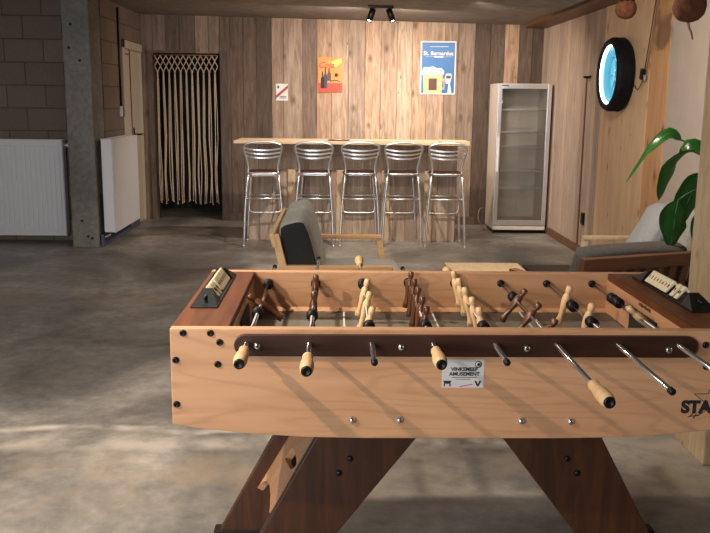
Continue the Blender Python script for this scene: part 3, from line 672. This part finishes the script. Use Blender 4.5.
# ------------------------------------------------------------------ lounge seats
def make_seat(name, label, cat, Wd, n, loc, rz, cm, bm_, wm, wmy, group=None, edge=False, cz=.61):
    """local: faces +X, y across"""
    t = thing(name, label, cat, loc, rz, group); h = Wd/2
    b = MB(); b.box((-.335, 0, .735), (.028, Wd, .075), (0, R(-14), 0), .005); b.build('back_rail', wmy, t)
    for s in (-1, 1):
        b = MB(); b.prism([(-.345, .77), (-.305, .77), (-.215, .38), (-.235, .0), (-.28, .0), (-.262, .38)], .03, Matrix.Translation((0, s*(h-.02)+.015, 0)) @ RX90, 0, (), .003); b.build('leg', wm, t)
        b = MB(); b.prism([(.285, .57), (.325, .57), (.42, 0), (.38, 0)], .032, Matrix.Translation((0, s*(h-.02)+.016, 0)) @ RX90, 0, (), .003); b.build('leg', wm, t)
        b = MB(); b.box((.01, s*(h-.02), .582), (.63, .05, .026), None, .006); b.build('armrest', wm, t)
    b = MB(); k = int(Wd/.085)
    for i in range(k):
        y = -h+.06+(Wd-.12)*(i+.5)/k
        b.box((-.285, y, .53), (.018, .032, .40), (0, R(-13), 0), .003)
    b.build('slatted_back', wm, t)
    b = MB(); b.span((-.25, -h+.03, .27), (.37, h-.03, .31), .004); b.build('seat_frame', wmy, t)
    cw = (Wd-.09)/n
    for i in range(n):
        y = -h+.045+cw*(i+.5)
        b = MB(); b.pillow((.10, y, .38), (.66, cw-.006, .14), None, 0, .25, 8, .03, i); b.build('seat_cushion', cm, t)
        b = MB(); b.pillow((-.185, y, cz), (.48, cw-.006, .19), (0, R(-104+180), 0), 0, .3, 8, .06, i+5)
        c = b.build('back_cushion', bm_, t)
        if edge:
            for s in (-1, 1):
                b = MB(); b.pillow((-.185, y+s*(cw/2-.012), cz), (.44, .03, .16), (0, R(76), 0), 0, .2, 6); b.build('side_panel', 'fabric_edge', c)
    return t
make_seat('loveseat', 'pine framed two seat sofa with grey cushions facing right in front of the bar', 'sofa', 1.18, 2, (.0, 5.20, 0), 0, 'fabric', 'fabric', 'pine', 'pine_y', edge=True)
make_seat('armchair', 'wooden armchair with pale back cushion facing left by the right wall under the big leaves', 'armchair', .72, 1, (2.045, 5.45, 0), R(180), 'fabric', 'fabric', 'osb', 'osb', 'wooden armchairs on the right')
make_seat('armchair', 'brown slatted armchair with dark cushion seen from behind, beside the pale pillar', 'armchair', .76, 1, (1.46, 4.52, 0), R(90+20), 'fabric_dark', 'fabric_dark', 'brownwood', 'brownwood', 'wooden armchairs on the right', cz=.572).scale = (1, 1, .965)

b = MB(); b.pillow((0, 0, 0), (.44, .40, .17), None, 0, .55, 8, .03, 3)
tag(b.build('throw_cushion', 'fabric_cool', None, (2.05, 5.43, .655), (0, R(-62), R(-8))), 'pale grey cushion leaning in the armchair under the leaves', 'cushion')
def low_table(label, loc, w, d, h, top, legm):
    t = thing('coffee_table', label, 'coffee table', loc)
    b = MB(); b.box((0, 0, h-.018), (w, d, .036), None, .004); b.build('tabletop', top, t)
    for sx in (-1, 1):
        for sy in (-1, 1):
            b = MB(); b.box((sx*(w/2-.04), sy*(d/2-.04), (h-.036)/2), (.045, .045, h-.036), None, .004); b.build('leg', legm, t)
low_table('pale wooden coffee table between the sofa and the armchair', (1.0, 5.36, 0), .50, .64, .42, 'osb', 'pine')
low_table('black topped low table beside the pale coffee table', (1.435, 5.47, 0), .32, .36, .415, 'black', 'pine')

# ------------------------------------------------------------------ plant behind the pillar
PX, PY = 2.17, 4.48
t = thing('potted_plant', 'tall houseplant with large drooping dark green leaves behind the pale pillar', 'plant', (PX, PY, 0))
b = MB(); b.lathe([(0, 0), (.13, 0), (.155, .02), (.185, .34), (.19, .36), (.17, .36), (.165, .31), (0, .31)], None, 28); b.build('pot', 'pot', t)
b = MB(); b.lathe([(0, .315), (.163, .315), (.10, .335), (0, .34)], None, 20); b.build('soil', 'soil', t)
def L(*p): return [(x-PX, y-PY, z) for x, y, z in p]
leaves = [  # stem path, blade path, width, side
    (L((2.17, 4.48, .33), (2.13, 4.5, .8), (2.05, 4.55, 1.2), (1.87, 4.6, 1.305)), L((1.87, 4.6, 1.305), (1.80, 4.6, 1.335), (1.70, 4.6, 1.24), (1.635, 4.6, 1.14), (1.588, 4.6, 1.075)), .082, (.55, .5, .8)),
    (L((2.18, 4.47, .33), (2.19, 4.47, .9), (2.10, 4.48, 1.2), (1.97, 4.5, 1.265)), L((1.97, 4.5, 1.265), (1.88, 4.5, 1.255), (1.80, 4.5, 1.17), (1.755, 4.5, 1.07), (1.735, 4.5, .985)), .15, (.75, .35, .55)),
    (L((2.16, 4.46, .33), (2.14, 4.44, .8), (2.0, 4.42, 1.07), (1.88, 4.40, 1.05), (1.80, 4.4, 1.0)), L((1.80, 4.4, 1.0), (1.785, 4.39, .92), (1.777, 4.37, .87), (1.767, 4.36, .81), (1.755, 4.35, .745)), .16, (1, .2, .1)),
    (L((2.18, 4.49, .33), (2.2, 4.6, .7), (2.12, 4.68, 1.0), (2.06, 4.7, 1.10)), L((2.07, 4.7, 1.11), (2.02, 4.7, 1.05), (1.98, 4.7, .97), (1.96, 4.7, .89), (1.95, 4.7, .82)), .17, (.9, .2, .5)),
    (L((2.17, 4.47, .33), (2.16, 4.45, .6), (2.08, 4.44, .9), (2.02, 4.44, .93)), L((2.02, 4.44, .93), (1.96, 4.43, .90), (1.93, 4.43, .84), (1.92, 4.43, .75)), .10, (.9, -.2, .4)),
    (L((2.19, 4.50, .33), (2.25, 4.5, .9), (2.27, 4.45, 1.3)), L((2.27, 4.45, 1.3), (2.28, 4.36, 1.45), (2.28, 4.22, 1.42), (2.27, 4.1, 1.3)), .15, (1, 0, .1)),
    (L((2.2, 4.46, .33), (2.24, 4.4, .8), (2.25, 4.3, 1.0)), L((2.25, 4.3, 1.0), (2.24, 4.2, 1.08), (2.2, 4.05, 1.0), (2.17, 3.97, .88)), .14, (1, 0, .1))]
for sp, bp, w, sd in leaves:
    b = MB(); b.tube(smooth_path(sp, 14), [.009-.004*i/14 for i in range(15)], 6); s_ = b.build('stem', 'stem', t)
    b = MB(); b.leaf(bp, w, sd, .22); b.tube(smooth_path(bp, 14), [.004-.003*i/14 for i in range(15)], 5); b.build('leaf', 'leaf', t)

# ------------------------------------------------------------------ hanging coconuts
def coconut(label, loc, r, twig):
    t = thing('hanging_coconut', label, 'coconut', loc, 0, 'coconuts hanging from the ceiling')
    b = MB(); tt = bmesh.new(); bmesh.ops.create_icosphere(tt, subdivisions=4, radius=r)
    for v in tt.verts:
        n = v.co.normalized(); v.co *= 1+.03*math.sin(9*n.x+4*n.z)*math.sin(7*n.y-3*n.z)
        v.co.z *= .94
    b._add(tt, None, 0, True)
    b.build('shell', 'coco', t)
    b = MB(); zc = ceil_z(loc[0])-loc[2]-.02
    for k in range(3):
        a = k*2.1+.4; b.tube(smooth_path([(r*.75*math.cos(a), r*.75*math.sin(a), r*.62), (r*.4*math.cos(a), r*.4*math.sin(a), r*1.6), (0, 0, r*2.4)], 8), .004, 5)
    b.tube([(0, 0, r*2.4), (0, 0, zc)], .004, 5); b.build('cord', 'cord', t)
    b = MB()
    for k in range(7):
        a = k*.9; b.tube([(r*.55*math.cos(a), r*.55*math.sin(a), r*.74), (r*.8*math.cos(a), r*.8*math.sin(a), r*1.1), (r*1.0*math.cos(a), r*1.0*math.sin(a), r*1.35)], [.014, .011, .004], 6)
    b.build('husk_tuft', 'cord', t)
    b = MB()
    if twig: b.tube([(0, 0, -r*.9), (.006, 0, -r*1.25), (.02, 0, -r*1.55), (.03, 0, -r*1.95)], [.007, .006, .006, .004], 6)
    else: b.tube([(0, 0, -r*.9), (0, 0, -r*1.25)], .003, 5)
    b.build('stalk', 'palecord', t)
coconut('small brown coconut hanging above the wheel lamp', (1.985, 6.0, 2.132), .072, False)
coconut('larger brown coconut with a crooked stalk hanging before the plaster wall', (1.775, 4.4, 1.975), .082, True)

# ------------------------------------------------------------------ football table
TX, TY = .333, 2.470          # centre; local = world minus this
T = thing('football_table', 'maple and walnut football table with steel rods standing in the foreground', 'football table', (TX, TY, 0))
HX, YF, YB, TOP = .748, -.385, .39, .92     # local half length, front outer face, rear outer face
def panel_poly():
    P = [(-HX, .664), (-HX+.08, .652), (-HX+.20, .639), (-HX+.34, .630), (-HX+.5, .627), (HX-.5, .627), (HX-.34, .630), (HX-.20, .639), (HX-.08, .652), (HX, .664), (HX, TOP), (-HX, TOP)]
    return P
b = MB(); b.prism(panel_poly(), .03, face_minus_y(0, YF+.03, 0), 0, (), .004); b.build('front_panel', 'maple', T)
b = MB(); b.prism(panel_poly(), .03, face_minus_y(0, YB, 0), 0, (), .004); b.build('rear_panel', 'maple', T)
EX = .602                     # inner end faces
for s in (-1, 1):
    b = MB(); b.box((s*(EX+HX)/2, (YF+YB)/2, TOP-.012), (HX-EX, YB-YF-.062, .022), None, .003); b.build('end_rail_top', 'walnut_y', T)
    b = MB(); b.span((s*EX, YF+.03, .64), (s*(EX+.02), YB-.03, TOP-.0235)); b.build('inner_end_panel', 'maple_y', T)
    b = MB(); b.span((s*(HX-.02), YF+.03, .66), (s*HX, YB-.03, TOP-.0235)); b.build('outer_end_panel', 'walnut_y', T)
    b = MB(); b.span((s*(EX-.002), -.11, .79), (s*(EX-.006), .11, .868)); b.build('goal_opening', 'void', T)
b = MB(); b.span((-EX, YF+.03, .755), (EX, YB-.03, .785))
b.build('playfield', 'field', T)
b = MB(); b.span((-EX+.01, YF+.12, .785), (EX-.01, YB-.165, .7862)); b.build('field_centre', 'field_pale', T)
b = MB()
for x0 in (-.30, .30): b.span((x0-.003, YF+.05, .7862), (x0+.003, YB-.05, .7868))
b.span((-.003, YF+.05, .7862), (.003, YB-.05, .7868)); b.tube([(.1*math.cos(a), .1*math.sin(a), .7862) for a in [2*math.pi*k/40 for k in range(40)]], .002, 5, closed=True)
b.build('field_marking', 'line', T)
for s in (-1, 1):   # sloping corner strips of the pitch
    y0 = YB-.03 if s > 0 else YF+.03
    b = MB(); b.prism([(0, .785), (0, .797), (-s*.012, .785)], EX*2, Matrix.Translation((-EX, y0, 0)) @ Matrix(((0, 0, 1, 0), (1, 0, 0, 0), (0, 1, 0, 0), (0, 0, 0, 1)))); b.build('side_strip', 'maple', T)
# dark rod brace with rounded ends, front and rear
def brace(y, s):
    x0, x1, z0, z1 = -.585, .597, .852, .908; r = (z1-z0)/2; P = []
    for k in range(9): a = math.pi/2+math.pi*k/8; P.append((x0+r+r*math.cos(a), (z0+z1)/2+r*math.sin(a)))
    for k in range(9): a = -math.pi/2+math.pi*k/8; P.append((x1-r+r*math.cos(a), (z0+z1)/2+r*math.sin(a)))
    b = MB(); b.prism(P, .014, face_minus_y(0, y, 0), 0, (), .002); return b.build('rod_brace', 'walnut', T)
brace(YF, 1); brace(YB+.014, -1)
for x, z in ((-.526, .880), (-.162, .878), (.158, .876), (.522, .873)):
    b = MB(); b.lathe([(.009, 0), (.009, .003), (.006, .0055), (0, .006)], face_minus_y(x, YF-.014, z), 14); b.lathe([(.003, .004), (.003, .0066)], face_minus_y(x, YF-.014, z), 8, 1); b.build('brace_bolt', ['chrome', 'black'], T)
for x, z in ((-.285, .679), (-.162, .679), (.155, .677), (.284, .676)):
    b = MB(); b.lathe([(.0095, 0), (.0095, .004), (.007, .009), (0, .011)], face_minus_y(x, YF, z), 16); b.build('dome_bolt', 'chrome', T)
for x, z in ((-.714, .909), (-.645, .909), (-.622, .885), (-.628, .827), (-.738+.004, .838), (-.735, .720)):
    for s in (1, -1):
        b = MB(); b.lathe([(.0088, 0), (.0088, .003), (.0065, .006), (.004, .006), (.004, .002), (0, .002)], face_minus_y(s*x if s > 0 else -x, YF, z if s > 0 else z-.002), 14); b.build('black_bolt', 'black', T)

# silver operator label
b = MB(); b.span((-.055, YF-.0008, .766), (.053, YF, .842), 0, 0); lab = b.build('maker_label', 'sticker', T)
b = MB(); P = YF-.001
b.text('VINKEMEER', .0135, face_minus_y(.003, P, .8155), 0, .0003, bold=.0005); b.text('AMUSEMENT', .0135, face_minus_y(.003, P, .803), 0, .0003, bold=.0005)
b.span((-.03, P-.0003, .7935), (.035, P, .795)); b.span((-.02, P-.0003, .7885), (.02, P, .7897))
b.lathe([(.009, 0), (.009, .0004)], face_minus_y(.038, P, .829), 18); b.lathe([(.007, .0004), (.007, .0006)], face_minus_y(.038, P, .829), 18, 1); b.lathe([(.004, .0006), (.004, .0008)], face_minus_y(.038, P, .829), 18)
b.prism([(-.052, .785), (-.03, .785), (-.034, .777), (-.048, .777)], .0004, face_minus_y(0, P, 0)); b.span((-.050, P-.0004, .770), (-.047, P, .777)); b.span((-.035, P-.0004, .770), (-.032, P, .777))
b.prism([(.029, .785), (.034, .785), (.038, .776), (.042, .785), (.047, .785), (.040, .770), (.036, .770)], .0004, face_minus_y(0, P, 0))
b.prism([(-.01, .770), (.025, .777), (.025, .775), (-.008, .7685)], .0004, face_minus_y(0, P, 0), 2)
b.build('label_print', ['ink', 'sticker', 'p_pinkred'], lab)
# star logo print
b = MB(); cx, cz, rr_ = .652, .735, .030
P = YF-.0008; so = []; si = []
for k in range(10):
    a = math.pi/2+math.pi*k/5; r = .052 if k % 2 == 0 else .0215
    so.append((cx+r*math.cos(a), cz+r*math.sin(a))); si.append((cx+(r-.0022 if k % 2 else r-.0045)*math.cos(a), cz+(r-.0022 if k % 2 else r-.0045)*math.sin(a)))
b.prism(so, .0006, face_minus_y(0, YF, 0), 0, (si,))
b.text('STA', .045, face_minus_y(.573, P, .714), 0, .0003, align='LEFT', bold=.0026)
for p, q in (((.598, .690), (.606, .702)), ((.606, .684), (.614, .697)), ((.592, .689), (.622, .693))): b.tube([(p[0], P, p[1]), (q[0], P, q[1])], .0012, 5)
b.build('star_logo', 'ink', T)
# tiny print on the inner end panel
b = MB(); Mx = Matrix.Translation((EX-.0008, -.02, .884)) @ Matrix.Rotation(R(-90), 4, 'Z') @ RX90
for k in range(6): b.box((EX-.001, .04-.017*k, .889), (.001, .012, .012 if k % 2 else .008))
b.build('end_print', 'p_brown', T)

# score counters on the end rails
def score(x, y0, y1, gap):
    L_ = y1-y0; c = MB(); tri = [(-.038, 0), (.038, 0), (.020, .026), (0, .040), (-.020, .026)]
    MY = Matrix.Translation((x, y0, TOP)) @ RX90
    c.span((x-.038, y0, TOP-.001), (x+.038, y1, TOP+.004), .002)
    c.tube([(x, y0+.02, TOP+.022), (x, y1-.02, TOP+.022)], .004)
    sc = c.build('score_counter', 'black', T)
    for s, ye in ((1, y0), (-1, y1)):
        w = .085
        c = MB(); tt = bmesh.new()
        A = [(-.038, 0), (.038, 0), (.012, .0), (-.012, 0)]
        near = [tt.verts.new((x+px, ye, TOP+.002)) for px in (-.038, .038)]
        far = [tt.verts.new((x+px, ye+s*w, TOP+pz)) for px, pz in ((-.038, .002), (.038, .002), (.014, .038), (-.014, .038))]
        tt.faces.new(near+far[1:2]+far[0:1] if False else (near[0], near[1], far[1], far[0])); tt.faces.new((near[0], far[0], far[3])); tt.faces.new((near[1], far[2], far[1])); tt.faces.new((near[0], far[3], far[2], near[1])); tt.faces.new(far)
        c._add(tt); c.build('end_block', 'black', sc)
    yy = y1-.095; n = 10
    for k in range(n):
        if k == n-gap: yy -= .028
        if k > n-gap: yy -= .012
        c = MB(); th = .019
        c.prism([(-.030, .008), (-.024, .006), (0, .032), (.024, .006), (.030, .008), (.002, .042), (-.002, .042)], th, Matrix.Translation((x, yy, TOP)) @ RX90, 0, (), .0012)
        ang = math.atan2(.034, .028)
        for sd in (1, -1):
            Mx = Matrix.Translation((x+sd*.0165, yy-th/2, TOP+.0255)) @ Matrix.Rotation(sd*ang, 4, 'Y') @ Matrix.Rotation(R(90)*sd, 4, 'Z')
            c.text(str(k+1 if k < 10 else 0), .017, Mx, 1, .0006)
        c.build('counter_bead', ['bead', 'ink'], sc); yy -= th+.003
score(-.695, -.165, .30, 2); score(.702, -.19, .30, 2)

# rods with players, bumpers and handles
RZ = .885
man_prof = [(0, -.078), (.010, -.078), (.0125, -.074), (.0125, -.064), (.0095, -.052), (.0105, -.03), (.0135, -.014), (.0145, .002), (.013, .014), (.0085, .021), (.0085, .024), (.0112, .029), (.0115, .041), (.009, .046), (0, .047)]
handle_prof = [(0, 0), (.012, 0), (.0135, .006), (.0125, .02), (.0135, .035), (.0165, .06), (.0172, .085), (.0155, .105), (.012, .112), (0, .112)]
#        x      angle  front  rear   players(world y)                          team   handle(front/rear)  bumpers
RODS = [(-.220, -56,  1.905, 3.10, (2.50,),                              'brown', 'f', (2.395, 2.79)),
        (-.062, 3,   1.852, 3.28, (2.72, 2.475),                        'brown', 'f', (2.37, 2.80)),
        (.096, 14,  1.915, 3.26, (2.66, 2.475, 2.285),                  'light', 'r', (2.245, 2.80)),
        (.252, 8,   1.905, 3.08, (2.785, 2.665, 2.54, 2.415, 2.295),    'brown', 'f', (2.255, 2.815)),
        (.410, -12,   1.918, 3.05, (2.80, 2.68, 2.545, 2.41, 2.285),    'light', 'r', (2.245, 2.825)),
        (.567, 36,  1.652, 2.94, (2.56, 2.375, 2.19),                   'brown', 'f', (2.61, 2.15)),
        (.724, 14,  1.716, 2.96, (2.575, 2.34),                         'light', 'r', (2.50, 2.30)),
        (.880, -50, 1.80, 2.96, (2.36,),                                'light', 'r', (2.60, 2.55))]
for (x, ang, f, r, men, team, hd, bump) in RODS:
    lx = x-TX
    b = MB(); RYM = Matrix.Rotation(R(90), 4, 'X')     # lathe z -> -Y
    b.tube([(0, f-TY+.004, 0), (0, r-TY, 0)], .0062, 12)
    rod = b.build('rod', 'chrome', T, (lx, 0, RZ), (0, R(ang), 0))
    for y in men:
        b = MB(); b.lathe(man_prof, Matrix.Translation((0, y-TY, 0)), 12, 0, .85, 1.15)
        b.box((0, y-TY, -.071), (.022, .022, .014), None, .003)
        b.build('player_figure', 'brown_man' if team == 'brown' else 'beech', rod)
    for y in bump:
        b = MB(); b.lathe([(.008, -.018), (.015, -.018), (.0165, -.012), (.0135, -.004), (.0165, .006), (.0165, .018), (.008, .018)], Matrix.Translation((0, y-TY, 0)) @ RYM, 14); b.build('bumper', 'black', rod)
    fe = f-TY if hd == 'f' else r-TY
    if hd == 'f':
        b = MB(); b.lathe(handle_prof, Matrix.Translation((0, fe+.112, 0)) @ RYM, 18); h = b.build('handle', 'beech', rod)
        b = MB(); b.lathe([(.011, 0), (.0125, .002), (.0125, .006), (.008, .008), (.006, .004), (0, .004)], Matrix.Translation((0, fe+.001, 0)) @ RYM, 16); b.build('end_cap', 'black', rod)
        ce = r-TY; sg = 1
    else:
        b = MB(); b.lathe(handle_prof, Matrix.Translation((0, fe-.112, 0)) @ Matrix.Rotation(R(-90), 4, 'X'), 18); b.build('handle', 'beech', rod)
        ce = f-TY; sg = -1
    b = MB(); b.lathe([(.0063, 0), (.0082, .0), (.0082, .012), (.006, .015), (0, .015)], Matrix.Translation((0, ce-sg*.012, 0)) @ Matrix.Rotation(R(-90*sg), 4, 'X'), 14); b.build('end_cap', 'black', rod)
    for y in (YB-.038,):
        b = MB(); b.lathe([(.0065, 0), (.0125, 0), (.0125, .006), (.0105, .010), (.0065, .010)], Matrix.Translation((lx, y+(.010 if y < 0 else .0), RZ)) @ RYM, 16); b.build('rod_bearing', 'black', T)

# legs
def leg(s, y, back):
    dx = (-.055 if back else 0)-(.055 if s < 0 else 0)
    P = [(.060-TX+dx, .75), (.392-TX+dx, .75), (-.182-TX+dx, 0), (-.345-TX+dx, 0)]
    P = [(s*px, pz) for px, pz in P]
    lg = MB().prism(P, .04, face_minus_y(0, y+.02, 0), 0, (), .004).build('leg', 'walnut_shaded', T)
    b = MB(); b.box((s*(-.265-TX+dx), y, .006), (.19, .055, .012), None, .003); b.build('foot_pad', 'black', lg)
    if not back:
        for (x, z) in ((.048-TX+dx, .486), (.017-TX+dx, .442)):
            b = MB(); b.lathe([(.009, 0), (.009, .003), (.006, .006), (0, .006)], face_minus_y(s*x, y-.02, z), 12); b.build('leg_bolt', 'black', lg)
for s in (1, -1):
    for y in (-.17, .30): leg(s, y, y > 0)
    # light board joining the front and rear leg, arched below, with a hand slot
    pts = [(-.15, .70), (.28, .70), (.28, .19), (.262, .222), (.20, .262), (.10, .298), (0, .318), (-.10, .330), (-.15, .333)]
    slot = [(.115, .395), (.105, .438), (.02, .463), (-.07, .480), (-.12, .485), (-.115, .470), (-.08, .448), (0, .425), (.07, .402)]
    Mx = Matrix(((0, s*.52, s*.82, s*(-.36-TX-(.055 if s < 0 else 0))), (1, 0, 0, 0), (0, .90, -.40, 0.0), (0, 0, 0, 1)))
    b = MB(); b.prism(pts, .024, Mx, 0, (slot,)); b.build('leg_stretcher', 'maple', T)
